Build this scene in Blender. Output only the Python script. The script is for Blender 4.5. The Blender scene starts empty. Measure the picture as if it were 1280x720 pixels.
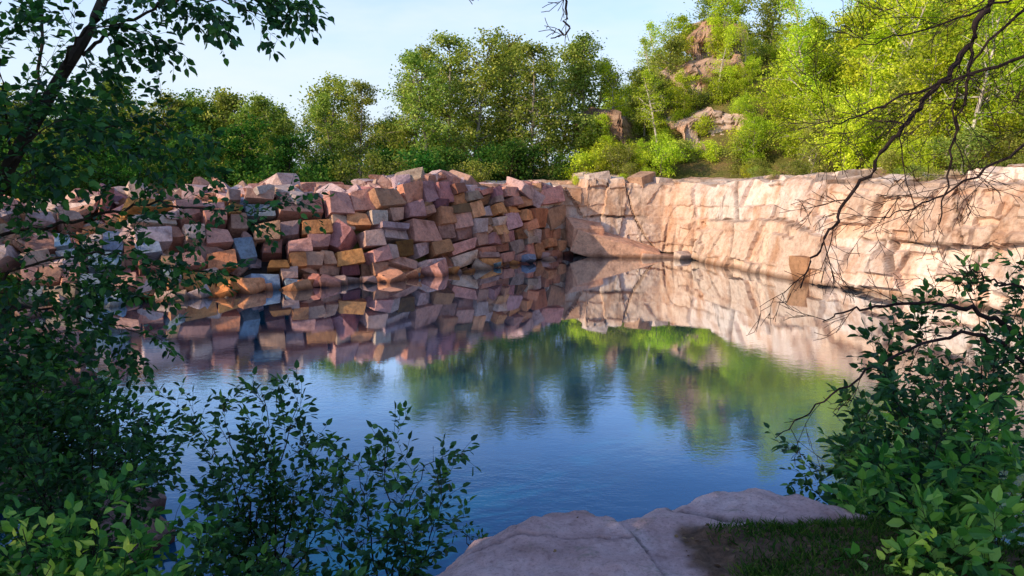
import bpy, bmesh, math
import numpy as np
from mathutils import Vector, Matrix, Euler
rng=np.random.default_rng(11)
scene=bpy.context.scene
def A(*a): return np.array(a,dtype=float)
def nrm(v):
    v=np.asarray(v,float); return v/(np.linalg.norm(v,axis=-1,keepdims=True)+1e-9)
def sstep(a,b,x):
    t=np.clip((np.asarray(x,float)-a)/(b-a),0,1); return t*t*(3-2*t)
# ---------- noise ----------
def hsh(i,j,k,seed=0):
    v=np.sin(i*127.1+j*311.7+k*74.7+seed*53.3)*43758.5453
    return v-np.floor(v)
def vn(x,y,z=0,seed=0):
    x=np.asarray(x,float);y=np.asarray(y,float)+0*x;z=np.asarray(z,float)+0*x
    i=np.floor(x);j=np.floor(y);k=np.floor(z);f=x-i;g=y-j;h=z-k
    f=f*f*(3-2*f);g=g*g*(3-2*g);h=h*h*(3-2*h)
    r=0
    for a in (0,1):
        for b in (0,1):
            for c in (0,1):
                r=r+hsh(i+a,j+b,k+c,seed)*(f if a else 1-f)*(g if b else 1-g)*(h if c else 1-h)
    return r*2-1
def fbm(x,y,z=0,o=4,seed=0):
    r=0;a=1;s=1
    for q in range(o):
        r=r+a*vn(np.asarray(x)*s,np.asarray(y)*s,np.asarray(z)*s,seed+q);a*=.5;s*=2.03
    return r
# ---------- mesh building ----------
def build(name,parts,mats,smooth=False,link=True,parent=None):
    Vs=[];L=[];LS=[];MI=[];C=[];off=0;lo=0
    for p in parts:
        V,F,m=p[0],np.asarray(p[1]),p[2]
        col=p[3] if len(p)>3 and p[3] is not None else np.ones((len(V),3))*.5
        Vs.append(V);C.append(np.asarray(col,float))
        k=F.shape[1];L.append((F+off).ravel());LS.append(lo+np.arange(len(F))*k)
        MI.append(np.full(len(F),m) if np.isscalar(m) else m)
        off+=len(V);lo+=F.size
    V=np.concatenate(Vs).astype(np.float32);L=np.concatenate(L).astype(np.int32)
    LS=np.concatenate(LS).astype(np.int32);MI=np.concatenate(MI).astype(np.int32);C=np.concatenate(C)
    me=bpy.data.meshes.new(name)
    me.vertices.add(len(V));me.vertices.foreach_set('co',V.ravel())
    me.loops.add(len(L));me.loops.foreach_set('vertex_index',L)
    me.polygons.add(len(LS));me.polygons.foreach_set('loop_start',LS)
    me.polygons.foreach_set('material_index',MI)
    me.polygons.foreach_set('use_smooth',np.full(len(LS),smooth))
    for m in mats: me.materials.append(m)
    at=me.color_attributes.new('Col','FLOAT_COLOR','POINT')
    at.data.foreach_set('color',np.concatenate([C,np.ones((len(C),1))],1).astype(np.float32).ravel())
    me.update(calc_edges=True);me.validate()
    if not link: return me
    ob=bpy.data.objects.new(name,me);scene.collection.objects.link(ob)
    if parent: ob.parent=parent
    return ob
def grid_faces(n,m):
    i=np.arange(n-1)[:,None]*m+np.arange(m-1)[None,:]
    i=i.ravel();return np.stack([i,i+1,i+m+1,i+m],1)
def tube(P,R,k=5):
    P=np.asarray(P,float);n=len(P);R=np.asarray(R,float)
    T=np.gradient(P,axis=0);T=nrm(T)
    up=np.where(np.abs(T[:,2:3])>.9,A(1,0,0),A(0,0,1))
    a=nrm(np.cross(T,up));b=np.cross(T,a)
    th=np.linspace(0,2*np.pi,k,endpoint=False)
    V=P[:,None]+R[:,None,None]*(np.cos(th)[None,:,None]*a[:,None]+np.sin(th)[None,:,None]*b[:,None])
    V=V.reshape(-1,3)
    i=np.arange(n-1)[:,None]*k;j=np.arange(k)[None,:];j2=(j+1)%k
    F=np.stack([i+j,i+j2,i+k+j2,i+k+j],-1).reshape(-1,4)
    return V,F
def leaves_geo(P,D,S,detail=True,wr=.55,up=.6):
    P=np.asarray(P);D=nrm(D);S=np.asarray(S)[:,None];n=len(P)
    N=nrm(A(0,0,1)+rng.normal(0,up,(n,3)))
    W=nrm(np.cross(N,D));N=np.cross(D,W)
    c=rng.random((n,1))
    if detail:
        w=wr
        t=[(0,0,0),(.22,w*.44,.07),(.6,w*.42,.06),(1,0,-.08),(.6,-w*.42,.06),(.22,-w*.44,.07)]
        V=np.stack([P+S*(a*D+b*W+cc*N) for a,b,cc in t],1).reshape(-1,3)
        o=np.arange(n)[:,None]*6
        F=np.concatenate([o+A(0,3,2,1).astype(int),o+A(0,5,4,3).astype(int)])
        return V,F,np.repeat(c,6,0).repeat(3,1)
    t=[(0,0),(.5,wr*.5),(1,0),(.5,-wr*.5)]
    V=np.stack([P+S*(a*D+b*W) for a,b in t],1).reshape(-1,3)
    F=np.arange(n*4).reshape(-1,4)
    return V,F,np.repeat(c,4,0).repeat(3,1)
# ---------- materials ----------
def newmat(name):
    m=bpy.data.materials.new(name);m.use_nodes=True;nt=m.node_tree;nt.nodes.clear()
    o=nt.nodes.new('ShaderNodeOutputMaterial');return m,nt,o
def N(nt,t,**kw):
    n=nt.nodes.new(t)
    for k,v in kw.items(): setattr(n,k,v)
    return n
def ramp(nt,fac,stops):
    r=nt.nodes.new('ShaderNodeValToRGB');e=r.color_ramp.elements
    while len(e)<len(stops): e.new(.5)
    for q,(p,c) in zip(e,stops): q.position=p;q.color=(*c,1) if len(c)==3 else c
    nt.links.new(fac,r.inputs[0]);return r.outputs[0]
def mix(nt,f,a,b,bt='MIX'):
    m=nt.nodes.new('ShaderNodeMix');m.data_type='RGBA';m.blend_type=bt
    for v,s in ((f,m.inputs[0]),(a,m.inputs[6]),(b,m.inputs[7])):
        if isinstance(v,(int,float)): s.default_value=v
        elif isinstance(v,tuple): s.default_value=(*v,1)
        else: nt.links.new(v,s)
    return m.outputs[2]
def noise(nt,scale,detail=6,rough=.6,vec=None,sc3=None):
    n=nt.nodes.new('ShaderNodeTexNoise');n.inputs['Scale'].default_value=scale
    n.inputs['Detail'].default_value=min(detail,5);n.inputs['Roughness'].default_value=rough
    if vec is None: vec=nt.nodes.new('ShaderNodeTexCoord').outputs['Object']
    if sc3:
        mp=nt.nodes.new('ShaderNodeMapping');mp.inputs['Scale'].default_value=sc3
        nt.links.new(vec,mp.inputs[0]);vec=mp.outputs[0]
    nt.links.new(vec,n.inputs['Vector']);return n.outputs[0]
def leaf_mat(name,stops,trans=.35,objvar=.5,gloss=0):
    m,nt,o=newmat(name)
    at=nt.nodes.new('ShaderNodeAttribute');at.attribute_name='Col'
    col=ramp(nt,at.outputs['Fac'],stops)
    oi=nt.nodes.new('ShaderNodeObjectInfo')
    hs=nt.nodes.new('ShaderNodeHueSaturation')
    mr=nt.nodes.new('ShaderNodeMapRange');mr.inputs[3].default_value=.5-.012*objvar;mr.inputs[4].default_value=.5+.05*objvar
    nt.links.new(oi.outputs['Random'],mr.inputs[0]);nt.links.new(mr.outputs[0],hs.inputs['Hue'])
    mr2=nt.nodes.new('ShaderNodeMapRange');mr2.inputs[3].default_value=1-.4*objvar;mr2.inputs[4].default_value=1+.4*objvar
    mu=nt.nodes.new('ShaderNodeMath');mu.operation='FRACT'
    m3=nt.nodes.new('ShaderNodeMath');m3.operation='MULTIPLY';m3.inputs[1].default_value=7.31
    nt.links.new(oi.outputs['Random'],m3.inputs[0]);nt.links.new(m3.outputs[0],mu.inputs[0]);nt.links.new(mu.outputs[0],mr2.inputs[0])
    nt.links.new(mr2.outputs[0],hs.inputs['Value']);nt.links.new(col,hs.inputs['Color'])
    if gloss>0:
        p=nt.nodes.new('ShaderNodeBsdfPrincipled');p.inputs['Roughness'].default_value=.5;p.inputs['Specular IOR Level'].default_value=gloss
        nt.links.new(hs.outputs[0],p.inputs['Base Color'])
    else:
        p=nt.nodes.new('ShaderNodeBsdfDiffuse');nt.links.new(hs.outputs[0],p.inputs['Color'])
    tr=nt.nodes.new('ShaderNodeBsdfTranslucent')
    br=mix(nt,1.0,hs.outputs[0],(1.3,1.35,.6),'MULTIPLY');nt.links.new(br,tr.inputs['Color'])
    ms=nt.nodes.new('ShaderNodeMixShader');ms.inputs[0].default_value=trans
    nt.links.new(p.outputs[0],ms.inputs[1]);nt.links.new(tr.outputs[0],ms.inputs[2]);nt.links.new(ms.outputs[0],o.inputs[0])
    return m
def bark_mat(name,c1,c2,scale=8):
    m,nt,o=newmat(name)
    f=noise(nt,scale,5,.6,sc3=(1,1,.3));col=ramp(nt,f,[(.35,c1),(.65,c2)])
    p=nt.nodes.new('ShaderNodeBsdfDiffuse')
    nt.links.new(col,p.inputs['Color']);nt.links.new(p.outputs[0],o.inputs[0]);return m
def stone_mat(name,mode):
    m,nt,o=newmat(name)
    p=nt.nodes.new('ShaderNodeBsdfPrincipled');p.inputs['Roughness'].default_value=.85;p.inputs['Specular IOR Level'].default_value=.2
    at=nt.nodes.new('ShaderNodeAttribute');at.attribute_name='Col'
    med=noise(nt,2.2 if mode!='cliff' else 1.1,8,.65);fine=noise(nt,38 if mode!='ledge' else 60,6,.75)
    if mode=='block':
        c=mix(nt,.8,at.outputs['Color'],ramp(nt,med,[(.3,(.45,.36,.33)),(.5,(1,1,1)),(.7,(1.3,1.2,1.1))]),'MULTIPLY')
        mot=noise(nt,9,5,.7);c=mix(nt,.7,c,ramp(nt,mot,[(.3,(.6,.55,.52)),(.5,(1,1,1)),(.7,(1.2,1.2,1.2))]),'MULTIPLY')
    elif mode=='cliff':
        c=ramp(nt,med,[(.28,(.42,.24,.16)),(.42,(.60,.42,.32)),(.55,(.69,.53,.43)),(.68,(.61,.44,.35)),(.8,(.46,.32,.25))])
        st=noise(nt,1.0,6,.65,sc3=(1,1,.2))
        c=mix(nt,ramp(nt,st,[(.51,(0,0,0)),(.66,(.75,.75,.75))]),c,(.45,.23,.12))
        st2=noise(nt,1.9,5,.65,sc3=(1,1,.1))
        c=mix(nt,ramp(nt,st2,[(.56,(0,0,0)),(.68,(.75,.75,.75))]),c,(.17,.115,.09))
        mot=noise(nt,7,5,.7);c=mix(nt,.7,c,ramp(nt,mot,[(.3,(.6,.55,.52)),(.5,(1,1,1)),(.7,(1.2,1.2,1.2))]),'MULTIPLY')
        c=mix(nt,1.0,c,mix(nt,1.0,at.outputs['Color'],(2,2,2),'MULTIPLY'),'MULTIPLY')
    else:
        c=ramp(nt,med,[(.3,(.34,.19,.17)),(.5,(.54,.335,.31)),(.7,(.66,.46,.43))])
        mot=noise(nt,11,5,.75);c=mix(nt,.7,c,ramp(nt,mot,[(.3,(.6,.55,.53)),(.5,(1,1,1)),(.7,(1.2,1.2,1.2))]),'MULTIPLY')
        li=noise(nt,4,8,.75);c=mix(nt,ramp(nt,li,[(.58,(0,0,0)),(.66,(.6,.6,.6))]),c,(.22,.19,.14))
        soil=ramp(nt,noise(nt,14,8,.7),[(.35,(.07,.036,.02)),(.65,(.19,.10,.06))])
        sep=nt.nodes.new('ShaderNodeSeparateColor');nt.links.new(at.outputs['Color'],sep.inputs[0])
        c=mix(nt,sep.outputs[0],c,soil)
        c=mix(nt,sep.outputs[1],c,(.05,.035,.03))
    sp=ramp(nt,fine,[(.36,(.6,.58,.58)),(.46,(1,1,1)),(.62,(1.05,1.05,1.05)),(.72,(1.3,1.27,1.25))])
    c=mix(nt,.75,c,sp,'MULTIPLY')
    if mode!='ledge':
        g=nt.nodes.new('ShaderNodeNewGeometry');sx=nt.nodes.new('ShaderNodeSeparateXYZ');nt.links.new(g.outputs['Position'],sx.inputs[0])
        wet=ramp(nt,sx.outputs[2],[(.0,(.3,.25,.22)),(.1,(.55,.5,.46)),(.22,(1,1,1))])
        c=mix(nt,1.0,c,wet,'MULTIPLY')
    nt.links.new(c,p.inputs['Base Color'])
    ad=nt.nodes.new('ShaderNodeMath');ad.operation='MULTIPLY_ADD';ad.inputs[1].default_value=.25
    nt.links.new(fine,ad.inputs[0]);nt.links.new(med,ad.inputs[2])
    ad2=nt.nodes.new('ShaderNodeMath');ad2.operation='MULTIPLY_ADD';ad2.inputs[1].default_value=.5
    nt.links.new(mot,ad2.inputs[0]);nt.links.new(ad.outputs[0],ad2.inputs[2])
    b=nt.nodes.new('ShaderNodeBump');b.inputs['Strength'].default_value=.9
    b.inputs['Distance'].default_value={'block':.10,'cliff':.09,'ledge':.05}[mode]
    nt.links.new(ad2.outputs[0],b.inputs['Height']);nt.links.new(b.outputs[0],p.inputs['Normal'])
    nt.links.new(p.outputs[0],o.inputs[0]);return m
M_block=stone_mat('granite_blocks','block');M_cliff=stone_mat('granite_cliff','cliff');M_ledge=stone_mat('granite_ledge','ledge')
M_bark=bark_mat('bark_dark',(.03,.022,.018),(.08,.06,.045),14)
M_twig=bark_mat('bark_twig',(.02,.014,.014),(.045,.03,.028),20)
M_bark2=bark_mat('bark_grey',(.14,.11,.08),(.32,.27,.2),5)
M_birch=bark_mat('bark_birch',(.3,.24,.19),(.7,.6,.5),5)
L_yel=leaf_mat('leaf_yellow_green',[(0,(.24,.32,.02)),(.5,(.52,.56,.035)),(1,(.80,.74,.09))],.42,.7)
L_oli=leaf_mat('leaf_olive',[(0,(.09,.14,.02)),(.5,(.28,.31,.055)),(1,(.56,.50,.13))],.38,.8)
L_drk=leaf_mat('leaf_dark_green',[(0,(.025,.08,.016)),(.5,(.07,.15,.025)),(1,(.20,.26,.05))],.35,.8)
L_fg=leaf_mat('leaf_near_green',[(0,(.012,.05,.016)),(.6,(.035,.12,.030)),(1,(.11,.25,.05))],.35,.3,.35)
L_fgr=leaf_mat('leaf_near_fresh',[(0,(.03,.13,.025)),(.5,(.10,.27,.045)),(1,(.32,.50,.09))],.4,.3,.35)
L_sunlit=leaf_mat('leaf_sunlit_tint',[(0,(.40,.55,.06)),(1,(.85,.85,.14))],.45,.2,.35)  # sunlight painted into the leaf colour: lighter yellow-green for sun-hit near leaves
L_grass=leaf_mat('grass_blades',[(0,(.02,.055,.012)),(.6,(.05,.11,.02)),(1,(.12,.17,.03))],.3,.1)
# ---------- pond outline ----------
POND=np.array([(-13.5,22.6),(-11.1,23.9),(-8.5,26.1),(-4.8,28.4),(-1.35,32.1),(2.6,36.8),(5,37.2),(7.4,36.8),(8.3,35.6),(9.3,32.5),(10.8,28.4),(11.9,24.6),(13.6,22.2),(14.2,20.5),(12.9,18.3),(12.6,15),(10.5,11.5),(7.5,8.5),(4.5,6),(2.2,4.6),(0,4.4),(-2.4,6.0),(-5.2,9.5),(-7.6,13.5),(-9.5,17.5),(-12.5,20)])
def sdist(x,y,poly):
    x=np.asarray(x,float);y=np.asarray(y,float)
    d=np.full(x.shape,1e9);ins=np.zeros(x.shape,bool);n=len(poly)
    for i in range(n):
        a=poly[i];b=poly[(i+1)%n];e=b-a
        t=np.clip(((x-a[0])*e[0]+(y-a[1])*e[1])/(e@e),0,1)
        d=np.minimum(d,np.hypot(x-a[0]-t*e[0],y-a[1]-t*e[1]))
        c=((a[1]>y)!=(b[1]>y))&(x<(b[0]-a[0])*(y-a[1])/(b[1]-a[1]+1e-12)+a[0]);ins^=c
    return np.where(ins,-d,d)
def ground_h(x,y):
    x=np.asarray(x,float);y=np.asarray(y,float)
    sd=sdist(x,y,POND)
    near=1-sstep(8,16,y)
    w=sstep(2,15,x)*sstep(14,24,y+.3*x)
    left=sstep(-6,-10,x)*(1-near)
    plat=2.9-.9*near-1.2*left*(1-sstep(8,20,sd))
    wid=2.2+1.3*near+left*3
    base=-2.5+(plat+2.5)*sstep(-.9,wid,sd)
    hill=w*6.0*sstep(1.5,17,sd)*(1-.55*sstep(25,50,sd))+3.0*np.exp(-((x-12.5)/5)**2-((y-50)/6)**2)+1.5*np.exp(-((x-6.5)/2)**2-((y-45)/3)**2)
    n=fbm(x*.15,y*.15,0,4,3)*.5*sstep(1,8,sd)
    far=sstep(60,400,np.hypot(x,y))*4*(vn(x*.006,y*.006,0,9)+.6)
    return base+hill+n+far+fbm(x*.8,y*.8,0,3,5)*.08
# ---------- ground ----------
u=np.linspace(-1,1,330)
def spread(u,c): return c+ (60*u*.55 + 1500*np.sign(u)*np.abs(u)**7)
gx=spread(u,0);gy=spread(u,22)
X,Y=np.meshgrid(gx,gy,indexing='ij');Z=ground_h(X.ravel(),Y.ravel())
V=np.stack([X.ravel(),Y.ravel(),Z],1)
m,nt,o=newmat('forest_floor')
c=ramp(nt,noise(nt,.6,8,.7),[(.3,(.08,.09,.02)),(.5,(.18,.16,.045)),(.65,(.26,.17,.07)),(.8,(.3,.18,.10))])
c=mix(nt,.6,c,ramp(nt,noise(nt,9,8,.7),[(.3,(.4,.4,.4)),(.7,(1.4,1.4,1.4))]),'MULTIPLY')
p=N(nt,'ShaderNodeBsdfDiffuse')
b=N(nt,'ShaderNodeBump');b.inputs['Distance'].default_value=.2;nt.links.new(noise(nt,6,8,.7),b.inputs['Height']);nt.links.new(b.outputs[0],p.inputs['Normal'])
nt.links.new(c,p.inputs['Color']);nt.links.new(p.outputs[0],o.inputs[0])
build('ground',[(V,grid_faces(330,330)[:,::-1],0)],[m],True)
# ---------- water ----------
m,nt,o=newmat('pond_water')
n1=noise(nt,3.0,2,.5,sc3=(1,1.6,1));n2=noise(nt,15,2,.5,sc3=(1,1.4,1))
patch=ramp(nt,noise(nt,.2,2,.5),[(.42,(.25,.25,.25)),(.62,(1,1,1))])
g=N(nt,'ShaderNodeNewGeometry');sx=N(nt,'ShaderNodeSeparateXYZ');nt.links.new(g.outputs['Position'],sx.inputs[0])
calm=N(nt,'ShaderNodeMapRange');calm.inputs[1].default_value=9;calm.inputs[2].default_value=20;calm.inputs[3].default_value=1;calm.inputs[4].default_value=.1
nt.links.new(sx.outputs[1],calm.inputs[0])
s=N(nt,'ShaderNodeMath',operation='MULTIPLY_ADD');nt.links.new(n2,s.inputs[0]);s.inputs[1].default_value=.5;nt.links.new(n1,s.inputs[2])
b=N(nt,'ShaderNodeBump');b.inputs['Strength'].default_value=1;b.inputs['Distance'].default_value=.005
mu=N(nt,'ShaderNodeMath',operation='MULTIPLY');nt.links.new(s.outputs[0],mu.inputs[0]);nt.links.new(patch,mu.inputs[1])
mu2=N(nt,'ShaderNodeMath',operation='MULTIPLY');nt.links.new(mu.outputs[0],mu2.inputs[0]);nt.links.new(calm.outputs[0],mu2.inputs[1])
nt.links.new(mu2.outputs[0],b.inputs['Height'])
df=N(nt,'ShaderNodeBsdfDiffuse');df.inputs['Color'].default_value=(.0003,.075,.17,1)
gl=N(nt,'ShaderNodeBsdfGlossy');gl.inputs['Roughness'].default_value=0;gl.inputs['Color'].default_value=(.86,.94,1,1)
nt.links.new(b.outputs[0],gl.inputs['Normal'])
lw=N(nt,'ShaderNodeLayerWeight');lw.inputs['Blend'].default_value=.5;nt.links.new(b.outputs[0],lw.inputs['Normal'])
fr=ramp(nt,lw.outputs['Facing'],[(0,(.02,.02,.02)),(.5,(.07,.07,.07)),(.62,(.22,.22,.22)),(.71,(.55,.55,.55)),(.78,(.86,.86,.86)),(.88,(.96,.96,.96))])
ms=N(nt,'ShaderNodeMixShader');nt.links.new(fr,ms.inputs[0]);nt.links.new(df.outputs[0],ms.inputs[1]);nt.links.new(gl.outputs[0],ms.inputs[2]);nt.links.new(ms.outputs[0],o.inputs[0])
V=A([-20,2,0],[18,2,0],[18,40,0],[-20,40,0]);build('pond_water',[(V,np.array([[0,1,2,3]]),0)],[m])
# ---------- rock hull templates ----------
def hull_template(sd,cut=.12,jit=.09,chip=.3):
    r=np.random.default_rng(sd);pts=[]
    for sx in(-.5,.5):
        for sy in(-.5,.5):
            for sz in(-.5,.5):
                c0=A(sx,sy,sz)*(1-r.random(3)*jit*2)
                if r.random()<chip: c0*=.8
                for ax in range(3):
                    q=c0.copy();q[ax]-=np.sign(q[ax])*r.uniform(.02,cut);pts.append(q)
    bm=bmesh.new()
    for q in pts: bm.verts.new(q)
    res=bmesh.ops.convex_hull(bm,input=bm.verts)
    loose=[v for v in bm.verts if not v.link_faces]
    bmesh.ops.delete(bm,geom=loose,context='VERTS')
    bmesh.ops.recalc_face_normals(bm,faces=bm.faces)
    bmesh.ops.triangulate(bm,faces=bm.faces)
    bm.verts.index_update()
    V=np.array([v.co[:] for v in bm.verts]);F=np.array([[v.index for v in f.verts] for f in bm.faces]);bm.free()
    return V,F
TB=[hull_template(100+i,.09,.09,.22) for i in range(50)]
TJ=[hull_template(300+i,.22,.2) for i in range(40)]
def rotm(ex,ey,ez): return np.array(Euler((ex,ey,ez)).to_matrix())
PAL=[(.57,.27,.20),(.64,.26,.10),(.57,.36,.26),(.26,.31,.36),(.30,.13,.08),(.62,.42,.36),(.66,.29,.15),(.52,.31,.25),(.46,.23,.15)]
def pick(wt):
    w=np.array(wt,float);w/=w.sum();c=np.array(PAL[rng.choice(len(PAL),p=w)]);return np.clip(c*rng.uniform(.6,1.2)+rng.normal(0,.015,3),.02,.8)
def block(parts,T,pos,R,dim,col):
    V,F=T[rng.integers(len(T))];fl=rng.choice([-1,1],3)
    if fl.prod()<0: fl[0]*=-1
    V=(V*fl*dim)@R.T+pos
    parts.append((V,F,0,np.tile(col,(len(V),1))))
def path_fn(pts):
    pts=np.array(pts,float);d=np.r_[0,np.cumsum(np.hypot(*np.diff(pts,axis=0).T))]
    def f(s):
        s=np.asarray(s,float);P=np.stack([np.interp(s,d,pts[:,0]),np.interp(s,d,pts[:,1])],-1)
        e=.6;Q=np.stack([np.interp(s+e,d,pts[:,0])-np.interp(s-e,d,pts[:,0]),np.interp(s+e,d,pts[:,1])-np.interp(s-e,d,pts[:,1])],-1)
        return P,nrm(Q)
    return f,d[-1],d
# ---------- stacked stone wall ----------
wf,WL,_=path_fn([(-14.5,22.2),(-11.1,23.7),(-8.5,25.9),(-4.8,28.3),(-1.35,31.9),(2.9,37.0)])
def wall_h(s): return np.interp(s,[0,4,7,11,13.5,15.5,17.5,21,WL],[1.3,2.4,3.0,3.3,3.4,3.75,3.35,3.2,3.1])
cells=[]
def split(s0,s1,z0,z1):
    w=s1-s0;h=z1-z0;wm=rng.uniform(.8,1.9);hm=rng.uniform(.55,1.2)
    if w<=wm and h<=hm: cells.append((s0,s1,z0,z1));return
    f=rng.uniform(.32,.68)
    if w/wm>h/hm: split(s0,s0+w*f,z0,z1);split(s0+w*f,s1,z0,z1)
    else: split(s0,s1,z0,z0+h*f);split(s0,s1,z0+h*f,z1)
ns=7
for i in range(ns):
    a=WL*i/ns;b_=WL*(i+1)/ns;split(a,b_,-.7,float(wall_h((a+b_)/2)))
parts=[]
for s0,s1,z0,z1 in cells:
    s=(s0+s1)/2;z=(z0+z1)/2
    s_=s+.2*float(vn(s*.6,z*.9,0,1));z_=z+.22*float(vn(s*.35,z*.5,0,2))
    P,T=wf(s_);T3=A(T[0],T[1],0);Nn=A(-T[1],T[0],0)
    lean=np.interp(s,[0,8,14,WL],[.95,.55,.32,.2]);up=nrm(Nn*lean+A(0,0,1))
    B=np.stack([T3,np.cross(up,T3),up],1)
    roll=float(vn(s*.4,z*.6,0,4))*.2+rng.normal(0,.06)
    big=rng.random()<.12
    k=.18 if big else .06
    R=B@rotm(rng.normal(0,k),roll+ (rng.normal(0,.35) if big else 0),rng.normal(0,k*1.6))
    dep=rng.uniform(.8,1.4)
    pos=A(P[0],P[1],0)+Nn*(max(z_,-.3)*lean+dep*.5-rng.uniform(0,.4))+A(0,0,z_)
    fr_=s/WL
    wt=[3.2,.3+3.2*fr_,1.0,2.2*(fr_<.5)+.15,2.2,1.2,.8+3.2*fr_,1.8,2.2]  # more orange towards the right end: bounced sunlight painted into block colours
    block(parts,TB,pos,R,A((s1-s0)*1.04,dep,(z1-z0)*1.05),pick(wt))
wt=[3.5,.5,2,.4,.6,4,1,2,1]
for i in range(320):
    s=rng.uniform(1,WL-.3);back=rng.uniform(.0,1)**1.3*np.interp(s,[0,8,WL],[6,5,3.2])
    P,T=wf(s);Nn=A(-T[1],T[0],0);h=float(wall_h(s));lean=np.interp(s,[0,8,14,WL],[.95,.55,.32,.2])
    off=h*lean+.25+back
    sz=rng.uniform(.4,1.1)*(1+.5*(rng.random()<.12));dim=A(sz*rng.uniform(.9,1.7),sz*rng.uniform(.7,1.2),sz*rng.uniform(.3,.7))
    z=h-.12+rng.uniform(-.2,.12)+.35*float(vn(s*.5,back*.7,0,8))
    R=rotm(rng.normal(0,.3),rng.normal(0,.3),rng.uniform(0,6.3))
    block(parts,TJ,A(P[0],P[1],0)+Nn*off+A(0,0,z),R,dim,pick(wt))
for i in range(60):
    s=rng.uniform(0,WL-1);P,T=wf(s);Nn=A(-T[1],T[0],0)
    sz=rng.uniform(.3,1.1)
    block(parts,TJ,A(P[0],P[1],0)-Nn*rng.uniform(-.1,.45)+A(0,0,rng.uniform(-.25,.15)),rotm(rng.normal(0,.35),rng.normal(0,.35),rng.uniform(0,6)),A(sz*1.2,sz,sz*.7),pick([2,2,2,2,2,1,2,2,2]))
for i in range(430):
    x=rng.uniform(-24,-9);y=rng.uniform(22.5,33)
    d=float(sdist(x,y,POND))
    if d<.3: continue
    z=min(3.2,.2+d*.75)*np.interp(x,[-24,-15,-9],[.45,.85,1.])
    sz=rng.uniform(.4,1.3);dim=A(sz*rng.uniform(.9,1.7),sz*rng.uniform(.7,1.1),sz*rng.uniform(.3,.8))
    block(parts,TJ,A(x,y,z+rng.uniform(-.15,.25)),rotm(rng.normal(0,.5),rng.normal(0,.5),rng.uniform(0,6.3)),dim,pick(wt))
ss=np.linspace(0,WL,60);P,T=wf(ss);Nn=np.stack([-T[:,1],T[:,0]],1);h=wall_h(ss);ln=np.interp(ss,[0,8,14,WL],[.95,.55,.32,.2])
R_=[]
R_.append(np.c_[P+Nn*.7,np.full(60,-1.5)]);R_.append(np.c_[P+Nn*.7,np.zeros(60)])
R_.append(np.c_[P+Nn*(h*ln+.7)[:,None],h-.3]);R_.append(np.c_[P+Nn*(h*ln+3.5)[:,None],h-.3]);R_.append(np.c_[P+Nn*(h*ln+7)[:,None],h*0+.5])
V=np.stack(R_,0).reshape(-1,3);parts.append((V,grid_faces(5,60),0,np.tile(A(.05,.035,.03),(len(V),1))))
build('stacked_stone_wall',parts,[M_block])
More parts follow.
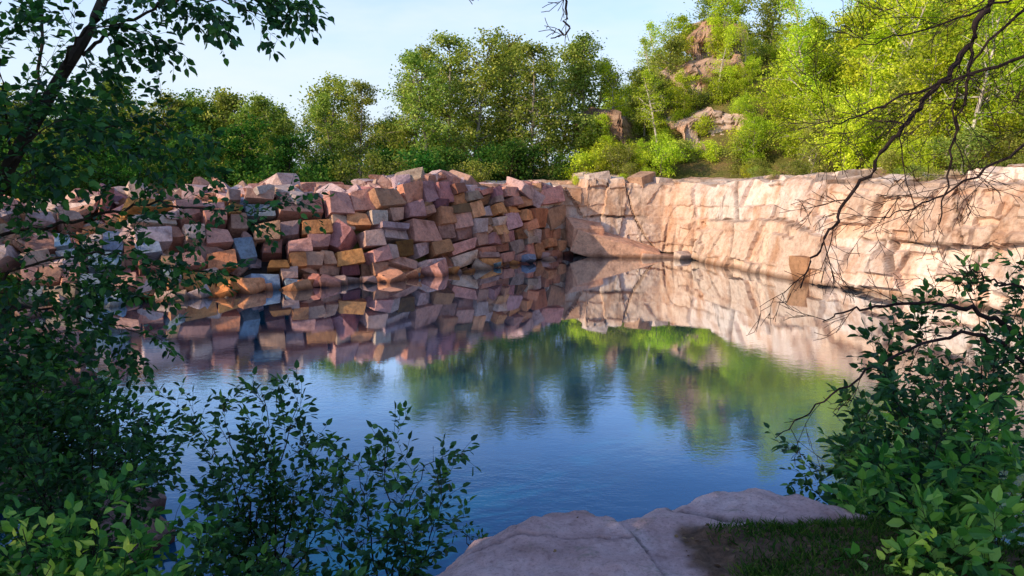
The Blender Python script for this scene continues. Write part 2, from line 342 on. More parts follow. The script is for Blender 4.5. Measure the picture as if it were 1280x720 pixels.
# ---------- granite cliffs ----------
def bh(i,j,sd): return hsh(i,j,0,sd)*2-1
def cliff(name,cp,hts,bts,z0,ns,nv,nb,backlen,big=1,seed=0,amp=1,tint=(1,1,1),rise=.25):
    cf,CL,cd=path_fn(cp);s=np.linspace(0,CL,ns);P,T=cf(s);Nn=np.stack([-T[:,1],T[:,0]],1)
    Nn=np.stack([np.convolve(np.pad(Nn[:,k],12,'edge'),np.ones(25)/25,'valid') for k in(0,1)],1);Nn=nrm(Nn)
    ht=np.interp(s,cd,hts);bt=np.interp(s,cd,bts)
    ht=ht+.24*big*bh(np.floor((s+.5*vn(s*.4,0,0,1))/(2.1*big)),seed,5)+.18*big*bh(np.floor(s/(.8*big)),seed,6)*(bh(np.floor(s/3),seed,8)>0)+.12*fbm(s*.6,seed,0,3,6)
    V=np.zeros((nv+nb,ns,3));C=np.ones((nv+nb,ns,3))*.5
    for r in range(nv+nb):
        if r<nv:
            z=z0+(ht-z0)*r/(nv-1);back=np.zeros(ns);edge=sstep(.9,1,r/(nv-1))
        else:
            q=(r-nv+1)/nb;back=np.full(ns,q*backlen);z=ht+rise*q*backlen*.25;edge=1
            z=z+.12*big*bh(np.floor((s+.8*q)/1.3),np.floor(back/1.1),7)*min(1,q*6)
        sw=s+.4*vn(s*.35,z*.5,0,11+seed);zw=z+.35*vn(s*.3,z*.4,0,12+seed)
        sk=sw+.45*zw
        c1=bh(np.floor(sk/(2.8*big)),np.floor(zw/(1.9*big)),21+seed);c2=bh(np.floor((sw-.25*zw)/(1.2*big)),np.floor(zw/(.95*big)+.4),22+seed)
        c3=bh(np.floor((sw+.15*zw)/(.55*big)),np.floor(zw/(.45*big)),23+seed);msk=(vn(s*.25,z*.5,0,24+seed)>.05)
        d=amp*(.32*c1+.17*c2+.13*c3*msk+.10*fbm(s*.5,z*.5,0,3,13))+.03*fbm(s*3,z*3,0,3,14)
        def jt(a,w): f=a-np.floor(a);return np.exp(-(np.minimum(f,1-f)*w/.05)**2)
        jn=np.maximum(jt(sk/(2.8*big),2.8*big),jt(zw/(1.9*big),1.9*big))*(vn(s*.5,z*.5,0,31+seed)>-.35)
        jn=np.maximum(jn,.7*jt((sw-.25*zw)/(1.2*big),1.2*big)*msk)
        if r<nv: d=d+.14*jn
        off=bt*np.maximum(z if r<nv else ht,-.2)+d*(1-.5*edge*(r<nv))+back+.12*edge
        V[r,:,0]=P[:,0]+Nn[:,0]*off;V[r,:,1]=P[:,1]+Nn[:,1]*off;V[r,:,2]=z+.04*fbm(s*2,back*2+z,0,3,15)
        t=(.5+.07*c1+.05*c2)*(1-.5*jn);C[r,:,0]=t*tint[0];C[r,:,1]=t*(1-.03*(c2>0)-.10*(c1<-.4))*tint[1];C[r,:,2]=t*(1-.05*(c2>0)-.2*(c1<-.4))*tint[2]
    return build(name,[(V.reshape(-1,3),grid_faces(nv+nb,ns),0,C.reshape(-1,3))],[M_cliff])
cliff('granite_cliff',[(1.6,36.0),(2.7,37.0),(5,37.2),(7.2,37.0),(8.1,36),(9.0,33.0),(10.6,28.8),(11.8,24.8),(13.4,22.4),(14.2,20.6),(13.0,18.4),(12.6,15),(10.5,11.5),(7.5,8.5)],
 [3.4,3.5,3.5,3.35,3.3,3.35,3.7,3.8,3.7,3.4,2.8,2.4,1.8,1.0],[.12,.12,.15,.2,.25,.3,.35,.42,.45,.5,.5,.6,.7,.8],-1.2,640,60,26,4.2)
TN=(.80,.74,.70)
def gz(x,y): return float(ground_h(x,y))
for cp,dh,sd in [([(8.2,42.5),(9.6,41.8),(11.2,42.4),(13,41.6),(15.4,42.6)],[-.3,1.9,2.4,1.9,-.3],1),
                 ([(8.8,45.2),(10.4,44.4),(12.2,45.2),(14,44.6),(16.5,46)],[-.3,2.6,3.4,2.7,-.3],3),
                 ([(9.8,48.2),(11.4,47.5),(13.2,48),(15.4,47.4),(17.5,49)],[-.3,2.4,3.3,2.4,-.3],6),
                 ([(4.6,43.2),(5.8,42.4),(7.2,42.6),(8.2,43.8)],[-.3,2.6,2.7,-.3],8)]:
    hs=[gz(a,b_+.6)+d for (a,b_),d in zip(cp,dh)]
    cliff('rock_face',cp,hs,[.28]*len(cp),min(hs)-2.2,110,44,16,3.2,.7,sd,1.3,TN if sd<8 else (.5,.43,.38),.6)
def boulder_cluster(name,lst,mat=M_block,T=TJ):
    parts=[]
    for (x,y,z,a,b_,c_,col,rz) in lst:
        block(parts,T,A(x,y,z),rotm(rng.normal(0,.18),rng.normal(0,.18),rz),A(a,b_,c_),np.array(col))
    return build(name,parts,[mat])
pale=(.58,.42,.33);org=(.5,.29,.18)
boulder_cluster('cliff_edge_boulders',[(4.2,38.2,3.7,1.3,.8,.6,pale,.2),(6.4,38.3,3.6,1.5,.9,.6,org,.9),(7.4,38.4,3.5,.9,.8,.5,pale,.4)],M_block,TB)
boulder_cluster('waterline_boulder',[(10.85,28.1,.35,.8,.9,1.5,(.36,.18,.09),.5),(8.0,35.5,.1,1,.8,.5,pale,.4)])
parts=[]
block(parts,TB,A(5.0,36.6,.25),rotm(.15,.30,-.05),A(4.6,1.5,1.3),np.array((.66,.36,.23)))
block(parts,TB,A(3.4,36.7,.9),rotm(.2,.18,.25),A(1.8,1.3,1.5),np.array((.62,.32,.2)))
block(parts,TB,A(7.0,36.1,-.05),rotm(.1,.1,.1),A(2.2,1.1,.5),np.array((.6,.38,.27)))
build('sloping_granite_slab',parts,[M_block])
lst=[]
for i in range(40):
    t=rng.uniform(0,1);x=np.interp(t,[0,.3,.6,1],[-2.8,-5.6,-8.2,-13])+rng.uniform(-1.2,.1);y=np.interp(t,[0,.3,.6,1],[6.2,9.8,14,21.5])+rng.uniform(-.5,.3)
    sz=rng.uniform(.4,1.2);lst.append((x,y,max(0,float(ground_h(x,y)))+.05,sz*1.3,sz,sz*.6,(.3,.17,.14),rng.uniform(0,3)))
boulder_cluster('shore_rocks',lst)
# ---------- foreground ledge ----------
LP=np.array([(-.75,1.2),(-.6,2.6),(-.42,3.2),(-.28,3.5),(-.05,3.75),(.2,3.88),(.42,3.9),(.62,3.84),(.82,3.9),(1.0,4.06),(1.3,4.06),(1.56,3.98),(1.8,3.75),(2.6,3.5),(3.2,2.6),(3.2,1.2)])
nx,ny=360,300
xs=np.linspace(-1.3,3.4,nx);ys=np.linspace(1.4,4.5,ny);X,Y=np.meshgrid(xs,ys,indexing='ij');X=X.ravel();Y=Y.ravel()
wx=X+.05*fbm(X*4,Y*4,0,4,31);wy=Y+.05*fbm(X*4,Y*4,5,4,32)
q=-sdist(wx,wy,LP)
rad=np.interp(X,[-.5,.3,1],[.45,.3,.15])
drop=np.where(q<0,.16+2.4*(-q),.16*np.clip(1-q/rad,0,1)**2)
def segd(x,y,pl):
    d=1e9*np.ones_like(x)
    for a,b_ in zip(pl[:-1],pl[1:]):
        a=np.array(a);e=np.array(b_)-a;t=np.clip(((x-a[0])*e[0]+(y-a[1])*e[1])/(e@e),0,1);d=np.minimum(d,np.hypot(x-a[0]-t*e[0],y-a[1]-t*e[1]))
    return d
cr=segd(wx,wy,[(.36,3.95),(.47,3.62),(.62,3.3),(.7,2.6)]);cr2=segd(wx,wy,[(.8,3.95),(.84,3.72),(1.25,3.56),(1.6,3.58)]);cr3=segd(wx,wy,[(-.3,3.3),(.0,3.4),(.3,3.36),(.58,3.42)])
crk=np.maximum(np.exp(-(cr/.011)**2)*.9,np.exp(-(cr2/.022)**2));crk=np.maximum(crk,.6*np.exp(-(cr3/.007)**2))
soil=sstep(.74,.84,wx-.06*(Y-3.4)*-1)*(1-sstep(3.50,3.58,wy-.10*(wx-1)))
stepd=.035*sstep(-.02,.02,wx-np.interp(Y,[2.6,3.3,3.62,3.95],[.7,.62,.47,.36]))
Z=2.31-drop+.05*fbm(X*1.4,Y*1.4,0,4,33)+.012*fbm(X*9,Y*9,0,4,34)-.03*crk-.04*soil+.012*soil*fbm(X*12,Y*12,0,3,35)-stepd*(1-soil)
C=np.stack([soil,crk*.8,0*soil],1)
build('granite_ledge',[(np.stack([X,Y,Z],1),grid_faces(nx,ny)[:,::-1],0,C)],[M_ledge],True)
def ledge_z(x,y):
    i=np.clip(((x+1.3)/4.7*(nx-1)).astype(int),0,nx-1);j=np.clip(((y-1.4)/3.1*(ny-1)).astype(int),0,ny-1)
    return Z.reshape(nx,ny)[i,j],soil.reshape(nx,ny)[i,j]
n=18000;x=rng.uniform(.78,2.6,n);y=rng.uniform(2.6,3.62,n);z,so=ledge_z(x,y)
keep=(so>.5)&(sstep(.9,1.15,x+.15*vn(x*5,y*5,0,41))*(.5+.9*vn(x*3,y*3,0,42))>rng.random(n)*.7);x,y,z=x[keep],y[keep],z[keep]
n=len(x);h=rng.uniform(.015,.065,n);P=np.stack([x,y,z-.004],1);D=nrm(np.c_[rng.normal(0,.6,(n,2)),np.ones(n)])
W=nrm(np.cross(D,rng.normal(0,1,(n,3))))*.0026;bend=np.c_[rng.normal(0,.3,(n,2)),np.zeros(n)]*h[:,None]
V=np.stack([P-W,P+W,P+D*h[:,None]*.6+W*.7,P+D*h[:,None]+bend,P+D*h[:,None]*.6-W*.7],1).reshape(-1,3);F=np.arange(n*5).reshape(-1,5)
build('grass_patch',[(V,F,0,np.repeat(rng.random((n,1)),5,0).repeat(3,1))],[L_grass])
n=420;x=rng.uniform(-.1,2,n);y=rng.uniform(2.7,3.9,n);z,so=ledge_z(x,y);k=(so>.3)|(rng.random(n)<.03);x,y,z=x[k],y[k],z[k]
V,F,c=leaves_geo(np.c_[x,y,z+.006],np.c_[rng.normal(0,1,(len(x),2)),rng.normal(0,.1,len(x))],rng.uniform(.015,.035,len(x)),True,.6,.25)
ml=leaf_mat('dead_leaf',[(0,(.10,.05,.025)),(1,(.28,.17,.09))],.1,.1)
build('fallen_leaves',[(V,F,0,c)],[ml])
# ---------- plants ----------
class Plant:
    def __init__(s): s.parts=[];s.P=[];s.D=[];s.S=[]
    def tube(s,P,R,k=5):
        V,F=tube(P,R,k);s.parts.append((V,F,0))
    def finish(s,name,mb,ml,detail=True,wr=.55,up=.6,link=True,parent=None):
        parts=s.parts;mats=[mb,ml]
        if s.P:
            P=np.array(s.P);D=np.array(s.D);S=np.array(s.S)
            V,F,c=leaves_geo(P,D,S,detail,wr,up);parts.append((V,F,1,c))
        return build(name,parts,mats,False,link,parent)
def wander(st,d,L,n,wob,grav):
    pts=[np.array(st,float)];d=nrm(d)
    for i in range(n):
        d=nrm(d+rng.normal(0,wob,3)+A(0,0,-grav));pts.append(pts[-1]+d*L/n)
    return np.array(pts)
def perp(t):
    v=rng.normal(0,1,3);v-=t*(v@t);return nrm(v)
def grow(pl,st,d,L,r,lvl,cfg):
    n=max(3,int(L/cfg.get('seg',.12)))
    n=min(n,12)
    pts=wander(st,d,L,n,cfg['wob'],cfg['grav'])
    pl.tube(pts,np.linspace(r,max(r*.35,cfg.get('rmin',.0012)),len(pts)),5 if r>.01 else 3)
    sub(pl,pts,L,r,lvl,cfg)
def sub(pl,pts,L,r,lvl,cfg,f0=.2):
    n=len(pts)-1
    if lvl<cfg['max']:
        k=cfg['n'][lvl];k=int(round(k*rng.uniform(.8,1.2)))
        for i in range(k):
            f=f0+(1-f0)*(i+rng.random())/k;q=min(int(f*n),n-1);p=pts[q]+(pts[q+1]-pts[q])*(f*n-q)
            t=nrm(pts[q+1]-pts[q]);a=rng.uniform(*cfg.get('ang',(.5,1.1)))
            pd=nrm(perp(t)+A(0,0,cfg.get('upb',0)))
            grow(pl,p,t*math.cos(a)+pd*math.sin(a),cfg['len'][lvl]*rng.uniform(.6,1.25)*(1.15-.5*f),max(r*.45*(1.1-.5*f),cfg.get('rmin',.0012)),lvl+1,cfg)
    if lvl>=cfg['leaf_lvl'] and cfg['sp']>0:
        m=max(2,int(L/cfg['sp']))
        for i in range(m):
            f=(i+rng.random()*.6)/m
            if f<.12: continue
            q=min(int(f*n),n-1);p=pts[q]+(pts[q+1]-pts[q])*(f*n-q);t=nrm(pts[q+1]-pts[q])
            sd=perp(t);sd=nrm(sd*A(1,1,.5))
            ls=cfg['ls']*rng.uniform(.5,1.25)
            pd=nrm(t*.55+sd*.8+A(0,0,cfg.get('ldroop',-.25)))
            pl.P.append(p+pd*ls*.25);pl.D.append(pd);pl.S.append(ls)
        pl.P.append(pts[-1]);pl.D.append(nrm(pts[-1]-pts[-2]));pl.S.append(cfg['ls'])
def catm(W,n=8):
    W=np.array(W,float);W=np.vstack([2*W[0]-W[1],W,2*W[-1]-W[-2]]);o=[]
    for i in range(1,len(W)-2):
        for t in np.linspace(0,1,n,endpoint=False):
            a,b_,c_,d=W[i-1:i+3];o.append(.5*((2*b_)+(-a+c_)*t+(2*a-5*b_+4*c_-d)*t*t+(-a+3*b_-3*c_+d)*t**3))
    o.append(W[-2]);return np.array(o)
def limb(pl,W,r0,r1,cfg,lvl=0,f0=.15,jit=.012):
    pts=catm(W);pts[1:-1]+=rng.normal(0,jit,(len(pts)-2,3));L=np.linalg.norm(np.diff(pts,axis=0),axis=1).sum()
    pl.tube(pts,np.linspace(r0,r1,len(pts)),7 if r0>.02 else 5);sub(pl,pts,L,(r0+r1)/2*.9,lvl,cfg,f0)
# --- near left tree ---
cfgT=dict(max=2,n=[9,6,0],len=[.75,.32,.1],wob=.13,grav=.03,leaf_lvl=1,sp=.034,ls=.075,ang=(.5,1.1),seg=.1)
pl=Plant()
pl.tube(catm([(-4.7,6.4,1.0),(-4.35,6.2,2.6),(-4.05,6.0,3.7),(-3.6,6.1,4.55),(-3.2,6.25,5.3),(-2.9,6.5,6.5),(-2.8,6.7,8.2)]),np.linspace(.075,.02,49),8)
limb(pl,[(-3.35,6.2,4.9),(-2.9,6.1,5.15),(-2.4,6.0,5.3),(-1.85,6.0,5.15)],.016,.004,dict(cfgT,n=[12,6,0],len=[.5,.24,.1],grav=.08))
limb(pl,[(-3.2,6.25,5.3),(-2.7,6.3,5.5),(-2.1,6.2,5.5),(-1.6,6.2,5.35)],.015,.004,dict(cfgT,n=[14,6,0],len=[.5,.24,.1],grav=.1))
limb(pl,[(-3.5,6.1,4.7),(-3.2,5.9,5.0),(-2.8,5.7,5.05)],.012,.004,dict(cfgT,n=[8,6,0],len=[.4,.22,.1]))
limb(pl,[(-3.9,6.1,4.1),(-3.8,5.9,4.6),(-3.7,5.7,5.0)],.012,.004,dict(cfgT,n=[10,6,0],len=[.45,.22,.1]))
limb(pl,[(-4.1,6.0,3.5),(-3.5,6.0,3.6),(-2.8,6.1,3.75),(-2.15,6.1,3.68),(-1.75,6.2,3.75)],.016,.003,dict(cfgT,n=[12,5,0],len=[.45,.24,.1],ls=.065),f0=.05)
limb(pl,[(-4.1,6.1,3.8),(-3.6,6.3,4.2),(-3.1,6.4,4.4),(-2.7,6.5,4.3)],.014,.003,dict(cfgT,n=[15,7,0],len=[.6,.28,.1]))
limb(pl,[(-4.2,6.1,3.4),(-3.8,5.7,3.9),(-3.4,5.5,4.2),(-3.1,5.5,4.4)],.014,.003,dict(cfgT,n=[16,7,0],len=[.55,.3,.1]))
limb(pl,[(-4.3,6.1,3.0),(-3.7,5.9,3.3),(-3.1,6.0,3.35),(-2.6,6.1,3.2)],.014,.003,dict(cfgT,n=[15,7,0],len=[.6,.28,.1]),f0=.02)
limb(pl,[(-4.4,6.2,2.8),(-3.9,5.9,2.95),(-3.4,5.9,2.9),(-2.9,6.0,2.7)],.014,.003,dict(cfgT,n=[16,8,0],len=[.6,.3,.1]),f0=.02)
limb(pl,[(-4.4,6.2,2.4),(-3.9,5.6,2.5),(-3.4,5.5,2.4)],.014,.003,dict(cfgT,n=[14,8,0],len=[.6,.28,.1]),f0=.02)
limb(pl,[(-4.1,6.1,3.7),(-4.0,6.6,4.6),(-3.95,6.8,5.6),(-3.9,7,6.6)],.02,.006,dict(cfgT,n=[12,6,0],len=[.6,.26,.1]))
pl.finish('aspen_tree',M_bark,L_fg,wr=.68)
# --- shrubs ---
def shrub(name,base,stems,cfg,ml,r=.009,mb=M_twig,wr=.6):
    pl=Plant()
    for tip in stems:
        tip=np.array(tip,float);b0=np.array(base)+rng.normal(0,.07,3)*A(1,1,0)
        mid=(b0*.5+tip*.5)+rng.normal(0,.04,3)+A(0,0,.08)
        limb(pl,[b0,mid,tip],r,.0018,cfg,0,.12)
    return pl.finish(name,mb,ml,True,wr,.6)
cS=dict(max=2,n=[10,4,0],len=[.34,.15,.05],wob=.12,grav=-.03,leaf_lvl=1,sp=.026,ls=.058,ang=(.5,1.0),seg=.08,upb=.2)
shrub('leafy_shrub',(-.75,4.2,1.2),[(-.72,4.25,2.5),(-.45,4.2,2.45),(-.9,4.3,2.3),(-.38,4.2,2.15),(-.6,4.1,2.0),(-1.0,4.1,2.05)],dict(cS,n=[9,3,0]),L_fg,.008)
shrub('leafy_shrub',(-1.6,4.5,1.1),[(-1.3,4.5,2.65),(-1.5,4.45,2.7),(-1.75,4.5,2.5),(-1.15,4.5,2.4),(-1.95,4.5,2.55),(-1.45,4.3,2.2),(-1.05,4.4,2.1),(-1.8,4.2,2.1)],dict(cS,n=[12,4,0]),L_fg,.009)
shrub('leafy_shrub',(-2.7,4.6,1.2),[(-2.3,4.6,2.5),(-2.6,4.6,2.55),(-2.95,4.6,2.7),(-3.2,4.6,2.6),(-2.2,4.4,2.2),(-2.8,4.2,2.3),(-2.4,4.2,2.05)],dict(cS,n=[13,5,0]),L_fg,.009)
shrub('leafy_shrub',(-1.7,3.6,1.0),[(-1.5,3.6,2.1),(-1.2,3.6,1.95),(-.9,3.6,1.9),(-1.35,3.4,1.85)],dict(cS,n=[13,5,0],ls=.068),L_fg,.009)
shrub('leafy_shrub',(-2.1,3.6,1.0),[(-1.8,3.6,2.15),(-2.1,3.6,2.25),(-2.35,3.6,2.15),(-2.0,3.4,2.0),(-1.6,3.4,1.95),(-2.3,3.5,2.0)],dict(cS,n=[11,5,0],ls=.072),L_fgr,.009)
shrub('leafy_shrub',(-3.6,5.6,1.2),[(-3.2,5.6,2.2),(-3.6,5.6,2.4),(-4,5.6,2.5),(-3.0,5.5,2.0),(-2.7,5.7,1.9)],dict(cS,n=[13,5,0],len=[.45,.2,.1],ls=.075),L_fg,.01)
shrub('sapling',(-2.3,3.45,1.3),[(-1.95,3.4,2.26),(-2.3,3.4,2.34),(-2.15,3.3,2.24),(-1.8,3.3,2.12)],dict(cS,n=[4,2,0],len=[.2,.1,.05],ls=.06,sp=.045,ang=(.8,1.3)),L_sunlit,.004)
shrub('sapling',(-.25,3.95,1.6),[(-.18,3.95,2.02),(-.3,3.95,2.1)],dict(cS,n=[5,2,0],len=[.1,.05,.05],ls=.03),L_fg,.004)
cR=dict(cS,ls=.07,n=[12,5,0],sp=.03)
shrub('hazel_shrub',(2.6,4.5,1.3),[(2.1,4.5,2.5),(2.3,4.5,2.7),(2.6,4.5,2.8),(2.9,4.5,2.9),(2.0,4.4,2.25),(1.85,4.3,2.0),(2.3,4.2,2.3),(2.7,4.2,2.5)],dict(cR,n=[12,5,0]),L_fg,.01)
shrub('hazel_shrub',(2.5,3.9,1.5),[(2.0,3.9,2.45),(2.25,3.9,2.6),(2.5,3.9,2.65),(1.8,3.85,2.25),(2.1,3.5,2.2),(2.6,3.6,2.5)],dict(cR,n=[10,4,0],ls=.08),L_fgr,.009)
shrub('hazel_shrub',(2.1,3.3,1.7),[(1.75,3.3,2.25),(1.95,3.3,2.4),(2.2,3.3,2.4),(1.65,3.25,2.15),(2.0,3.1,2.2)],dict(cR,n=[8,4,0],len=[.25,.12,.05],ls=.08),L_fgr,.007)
shrub('leafy_shrub',(3.3,5.3,1.2),[(2.6,5.3,2.7),(2.9,5.3,2.95),(3.3,5.3,3.1),(2.4,5.2,2.2),(2.2,5.3,1.9),(3.6,5.3,3.2)],dict(cR,n=[16,6,0],len=[.45,.2,.1]),L_fg,.011)
shrub('sapling',(1.8,3.15,2.0),[(1.72,3.15,2.3),(1.88,3.2,2.36),(1.62,3.2,2.22),(1.8,3.0,2.22)],dict(cS,n=[4,2,0],len=[.13,.06,.05],ls=.055,sp=.045,ang=(.8,1.3)),L_sunlit,.003)
pl=Plant()
for k in range(8):
    a=rng.uniform(0,6.28);b0=A(1.98,2.95,2.0);tip=b0+A(math.cos(a)*.12,math.sin(a)*.1,rng.uniform(.15,.3));pl.tube(catm([b0,(b0+tip)/2+A(0,0,.03),tip]),np.linspace(.004,.002,17),4)
    pl.P.append(tip);pl.D.append(nrm(A(math.cos(a),math.sin(a),.15)));pl.S.append(rng.uniform(.14,.2))
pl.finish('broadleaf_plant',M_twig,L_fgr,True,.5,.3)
# --- bare tree on right ---
cB=dict(max=3,n=[9,5,3,0],len=[.6,.28,.13,.1],wob=.12,grav=.02,leaf_lvl=9,sp=0,ls=.05,ang=(.4,.95),seg=.08,rmin=.002)
pl=Plant()
pl.tube(catm([(4.9,5.3,1.0),(4.8,5.4,3),(4.6,5.4,4.8),(4.3,5.3,6.4),(4.0,5.2,8)]),np.linspace(.11,.05,33),8)
limb(pl,[(4.5,5.4,5.5),(3.7,5.3,5.6),(3.2,5.2,5.25),(2.98,5.15,4.85),(2.72,5.12,4.5),(2.45,5.1,4.15),(2.19,5.05,3.8),(2.0,5.0,3.5),(1.88,4.95,3.25)],.028,.005,cB)
limb(pl,[(2.98,5.15,4.85),(2.92,5.1,4.4),(2.86,5.1,4.0),(2.83,5.1,3.65)],.012,.004,dict(cB,n=[6,4,2,0],len=[.4,.2,.1,.1]))
limb(pl,[(4.55,5.4,5.2),(3.9,5.1,4.95),(3.3,5.0,4.75),(2.7,5.0,4.55),(2.2,5.0,4.35),(1.95,5,4.25)],.018,.003,cB)
limb(pl,[(4.7,5.4,4.4),(3.9,5.3,4.45),(3.3,5.2,4.1),(2.8,5.2,3.8),(2.4,5.1,3.7)],.016,.003,cB)
limb(pl,[(4.5,5.4,5.9),(3.6,5.4,5.2),(3.1,5.5,4.6),(3.2,5.5,4.0)],.016,.003,cB)
limb(pl,[(4.5,5.4,5.7),(3.8,5.2,5.5),(3.2,5.0,5.1),(2.6,4.9,4.9),(2.1,4.9,4.75)],.014,.003,cB)
limb(pl,[(4.2,5.3,6.6),(2.6,4.9,6.0),(1.2,4.3,5.55),(.4,4.1,5.2),(.1,4.0,5.15),(-.3,4.0,5.1)],.02,.003,dict(cB,n=[0,3,2,0]))
limb(pl,[(.4,4.1,5.2),(.27,4.1,4.9),(.28,4.1,4.72),(.2,4.1,4.68)],.009,.003,dict(cB,n=[6,3,0,0],len=[.16,.08,.1,.1],max=2))
limb(pl,[(-.05,4.0,5.1),(-.17,4.0,4.9),(-.2,4.0,4.83)],.006,.002,dict(cB,n=[3,2,0,0],len=[.1,.05,.1,.1],max=2))
pl.finish('bare_branched_tree',M_twig,L_fg)
pl=Plant();cD=dict(cB,n=[7,4,2,0],len=[.4,.2,.1,.1])
limb(pl,[(4.2,5.4,2.4),(3.4,5.2,2.95),(2.9,5.1,3.12),(2.4,5.1,3.1),(2.1,5.1,3.0)],.022,.004,cD)
limb(pl,[(4.0,5.3,2.3),(3.2,5.0,2.9),(2.6,4.9,2.85),(2.1,4.9,2.55),(1.75,4.9,2.25)],.017,.003,cD)
limb(pl,[(4.0,5.3,2.6),(3.4,5.0,3.2),(3.1,4.9,3.3),(2.9,4.9,3.4)],.014,.003,cD)
pl.finish('fallen_branch',M_twig,L_fg)
# ---------- background tree meshes ----------
def tree_mesh(name,H,cw,cb,nl,leafn,ls,bark,leaf,lean=.05,tr=.015,multi=1):
    pl=Plant();LP=[];
    for t_ in range(multi):
        d=A(rng.normal(0,lean),rng.normal(0,lean),1)
        if multi>1: d=nrm(A(rng.normal(0,.35),rng.normal(0,.35),1))
        tr_pts=wander((rng.normal(0,.1*(multi>1)),rng.normal(0,.1*(multi>1)),-.4),d,H*.97,14,.04,-.01);r=np.linspace(H*tr,H*.003,15);pl.tube(tr_pts,r,6)
        for i in range(nl//multi):
            f=cb+(1-cb)*((i+rng.random())/(nl//multi));q=min(int(f*14),13);p=tr_pts[q]+(tr_pts[q+1]-tr_pts[q])*(f*14-q)
            g=(f-cb)/(1-cb);prof=(math.sin(math.pi*min(1,.2+g*.75))**.6)
            L=cw*prof*rng.uniform(.45,1.25);a=rng.uniform(0,6.28);el=rng.uniform(.15,.9)
            dd=A(math.cos(a)*math.cos(el),math.sin(a)*math.cos(el),math.sin(el))
            pts=wander(p,dd,L,5,.13,.02);pl.tube(pts,np.linspace(H*.005,.008,6),3)
            for j in range(2,6): LP.append((pts[j],.16+.08*L*(j/5)))
            for k in range(3):
                q=rng.integers(1,5);pp=wander(pts[q],nrm(dd+rng.normal(0,.7,3)),L*.5,3,.15,.02);pl.tube(pp,np.linspace(H*.0025,.005,4),3)
                LP+= [(pp[2],.2),(pp[3],.24)]
    w=np.array([.15+rng.random()**2*2.0 for _ in LP]);cnt=(w/w.sum()*leafn).astype(int)
    P=np.concatenate([c_[0]+rng.normal(0,1,(k,3))*c_[1]*A(1,1,.7) for c_,k in zip(LP,cnt)])
    D=rng.normal(0,1,(len(P),3))*A(1,1,.7);S=rng.uniform(.6,1.25,len(P))*ls
    V,F,c=leaves_geo(P,D,S,False,.75,.9)
    br=np.repeat(np.repeat(rng.random(len(LP)),cnt),4)[:,None]
    c=np.clip(c*.6+br*.4,0,1)
    pl.parts.append((V,F,1,c))
    return build(name,pl.parts,[bark,leaf],False,False)
T_tall=[tree_mesh('tall_tree',9,2.0,.2,36,7200,.16,M_bark2,L_oli) for i in range(5)]
T_dark=[tree_mesh('round_tree',6.5,2.3,.15,32,6000,.19,M_bark,L_drk) for i in range(3)]
T_mid=[tree_mesh('round_tree_olive',6.8,2.1,.15,32,6200,.18,M_bark2,L_oli) for i in range(3)]
T_yel=[tree_mesh('yellow_tree',6.5,2.1,.15,34,6400,.155,M_bark2,L_yel) for i in range(4)]
T_birch=[tree_mesh('birch',8.5,1.5,.3,26,2800,.15,M_birch,L_yel) for i in range(2)]
B_yel=[tree_mesh('yellow_bush',2.4,1.1,.05,30,3600,.12,M_bark2,L_yel,multi=5) for i in range(3)]
B_oli=[tree_mesh('olive_bush',2.4,1.1,.05,30,3600,.12,M_bark2,L_oli,multi=5) for i in range(2)]
B_drk=[tree_mesh('dark_bush',2.4,1.2,.05,30,3200,.14,M_bark,L_drk,multi=5) for i in range(2)]
def empty(n):
    e=bpy.data.objects.new(n,None);scene.collection.objects.link(e);return e
def put(name,meshes,x,y,sc=1,parent=None,dz=0,zs=1):
    me=meshes[rng.integers(len(meshes))];ob=bpy.data.objects.new(name,me);scene.collection.objects.link(ob)
    ob.location=(x,y,float(ground_h(x,y))+dz);s_=sc*rng.uniform(.88,1.12);ob.scale=(s_,s_,s_*zs);ob.rotation_euler=(0,0,rng.uniform(0,6.28))
    if parent: ob.parent=parent
    return ob
for x,y,sc in [(-8.8,45,.78),(-6.9,48,.9),(-5.4,44,.88),(-3.8,47,.98),(-2.0,45,.95),(-.5,48,1.02),(1.0,44.5,.98),(2.6,47,1.02),(3.8,45.5,.95),(-7.8,51,.85),(-4.5,52,.98),(-1.2,53,1.02),(2.4,53,1.04),(-10.4,48,.74),(5.0,49,.9),(-3,50,.95),(.6,51,1.0)]:
    put('poplar_tree',T_tall,x+rng.normal(0,.3),y,sc)
fo=empty('distant_forest')
for i in range(90):
    x=rng.uniform(-75,-9);y=rng.uniform(46,72)
    put('forest_tree',T_dark if rng.random()<.25 else T_mid,x,y,rng.uniform(.7,1.08),fo)
for i in range(34):
    x=rng.uniform(-8,60);y=rng.uniform(58,80);put('forest_tree',T_mid if rng.random()<.5 else T_yel,x,y,rng.uniform(.6,.85),fo)
for x,y,sc in [(-12.2,42,.9),(-14.5,44,.8),(-17,46,.95),(-20.5,44,.85),(-24,47,1.0),(-29,45,.95)]: put('forest_tree',T_mid,x,y,sc,fo)
us=empty('underwood')
for i in range(80):
    x=rng.uniform(-30,4);y=rng.uniform(36,45)+np.interp(x,[-30,-8,4],[-3,-1,2.5])
    if sdist(x,y,POND)<5: continue
    put('underwood_bush',B_drk if rng.random()<.6 else B_oli,x,y,rng.uniform(.6,1.2),us)
for x,y,sc in [(-19,31,.62),(-17,34,.66),(-21.5,33,.75),(-15,36,.62),(-13,37.5,.6),(-24,31,.85),(-27,35,.85),(-11,38,.55),(-9,39,.5),(-20,37,.7),(-16.5,40,.7)]:
    put('maple_tree',T_dark,x,y,sc)
hs_=empty('hillside_woods');pl_=[]
cnt=0;tries=0
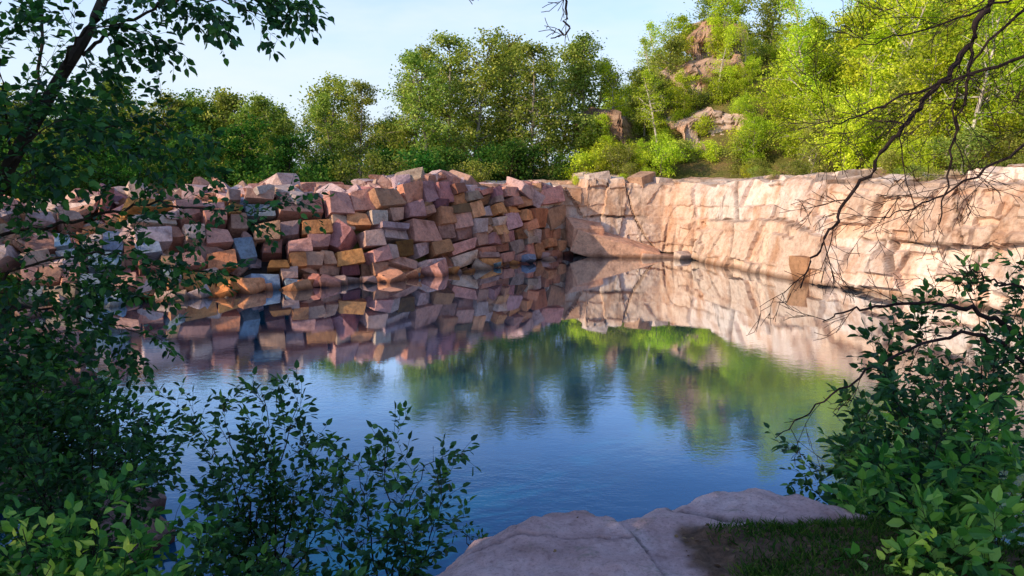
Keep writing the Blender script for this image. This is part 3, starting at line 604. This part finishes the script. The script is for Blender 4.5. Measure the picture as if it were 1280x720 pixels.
while cnt<150 and tries<9000:
    tries+=1
    x=rng.uniform(5,38);y=rng.uniform(18,60);d=float(sdist(x,y,POND))
    if d<4.6 or math.atan2(x,y)>.72: continue
    if any((x-a)**2+(y-b_)**2<3.0 for a,b_ in pl_): continue
    az=x/y;small=1
    if 38.1<y<49 and (.19<az<.35):
        if rng.random()<.55: continue
        small=.62
    if y<=38.1 and .19<az<.32: small=.55
    if y<44 and (.105<az<.18): small=.5
    pl_.append((x,y));cnt+=1
    put('hillside_tree',T_yel if rng.random()<.7 else (T_birch if rng.random()<.6 else T_mid),x,y,small*rng.uniform(.55,.85)*float(np.interp(az,[.1,.3,.5],[.82,.95,1.15])),hs_)
for i in range(400):
    x=rng.uniform(3,32);y=rng.uniform(18,52);d=float(sdist(x,y,POND))
    if d<2.3 or (d>14 and rng.random()<.4): continue
    put('hillside_bush',B_yel if rng.random()<.6 else B_oli,x,y,rng.uniform(.35,.85)*(.5 if d<3.6 else 1),hs_,.5 if d<4.5 else 0)
for x,y,sc in [(16.2,34.5,.85),(20.5,32.5,.95),(14.8,38.5,.75),(18.8,36,.8)]: put('birch_tree',T_birch,x,y,sc)
for x,y,sc in [(-9,2,1.1),(-11,6,.95),(-8,-2,1.1),(-12,-1,1.2),(-6.5,4.2,.8),(-6,-.5,.9),(-13,9.5,.8),(-16,14,.75),(-13.5,13,.6),(-7,8.2,.42),(-9.5,12.5,.42),(-17,18,.7),(-20,22,.8)]:
    put('maple_tree',T_dark,x,y,sc)  # trees outside the view; the nearest are added to shade the foreground
for x,y,sc in [(-4.6,7.6,.6),(-6,9.2,.65),(-5.8,7.5,.8),(-7.6,11.5,.7),(-8.8,14.2,.7),(-10.4,16.8,.75),(-12.2,19,.7),(-4.2,6.2,.5),(6.5,7.2,.6),(8,8.5,.8),(5.2,6,.45)]:
    put('bank_bush',B_drk,x,y,sc)
# ---------- light ----------
el=math.radians(24);sv=nrm(A(-1,-.52,0));sdv=Vector((sv[0]*math.cos(el),sv[1]*math.cos(el),math.sin(el)))
ld=bpy.data.lights.new('sun','SUN');ld.energy=5;ld.angle=math.radians(.5);ld.color=(1,.84,.60)
lo=bpy.data.objects.new('sun',ld);scene.collection.objects.link(lo);lo.rotation_euler=sdv.to_track_quat('Z','Y').to_euler();lo.location=(-30,-10,30)
w=bpy.data.worlds.new('World');scene.world=w;w.use_nodes=True;nt=w.node_tree;nt.nodes.clear()
o=nt.nodes.new('ShaderNodeOutputWorld');bg=nt.nodes.new('ShaderNodeBackground');bg.inputs[1].default_value=.15
sk=nt.nodes.new('ShaderNodeTexSky');sk.sky_type='NISHITA';sk.sun_disc=False;sk.sun_elevation=el;sk.sun_rotation=math.atan2(sv[0],sv[1])%(2*math.pi)
sk.air_density=1.0;sk.dust_density=1.0;sk.ozone_density=1.5
tc=nt.nodes.new('ShaderNodeTexCoord')
cl=noise(nt,2.2,7,.6,vec=tc.outputs['Generated'],sc3=(1,1,3.5))
cf_=ramp(nt,cl,[(.50,(0,0,0)),(.72,(.5,.5,.5))])
c=mix(nt,1.0,sk.outputs[0],(1.25,1.55,2.0),'MULTIPLY')
sz_=nt.nodes.new('ShaderNodeSeparateXYZ');nt.links.new(tc.outputs['Generated'],sz_.inputs[0])
hz=ramp(nt,sz_.outputs[2],[(0,(.9,.9,.9)),(.12,(.8,.8,.8)),(.22,(.4,.4,.4)),(.36,(.0,.0,.0))])
c=mix(nt,hz,c,(5.6,6.3,7.2))
c=mix(nt,cf_,c,(6.6,6.9,7.3))
nt.links.new(c,bg.inputs[0]);nt.links.new(bg.outputs[0],o.inputs[0])
# ---------- camera ----------
cd_=bpy.data.cameras.new('camera');cam=bpy.data.objects.new('camera',cd_);scene.collection.objects.link(cam)
cd_.sensor_width=36;cd_.lens=27;cd_.clip_end=4000;cd_.clip_start=.05
cam.location=(0,0,4);cam.rotation_euler=(math.radians(90-8.6),0,0);scene.camera=cam
scene.view_settings.view_transform='Standard';scene.view_settings.look='None';scene.view_settings.exposure=0
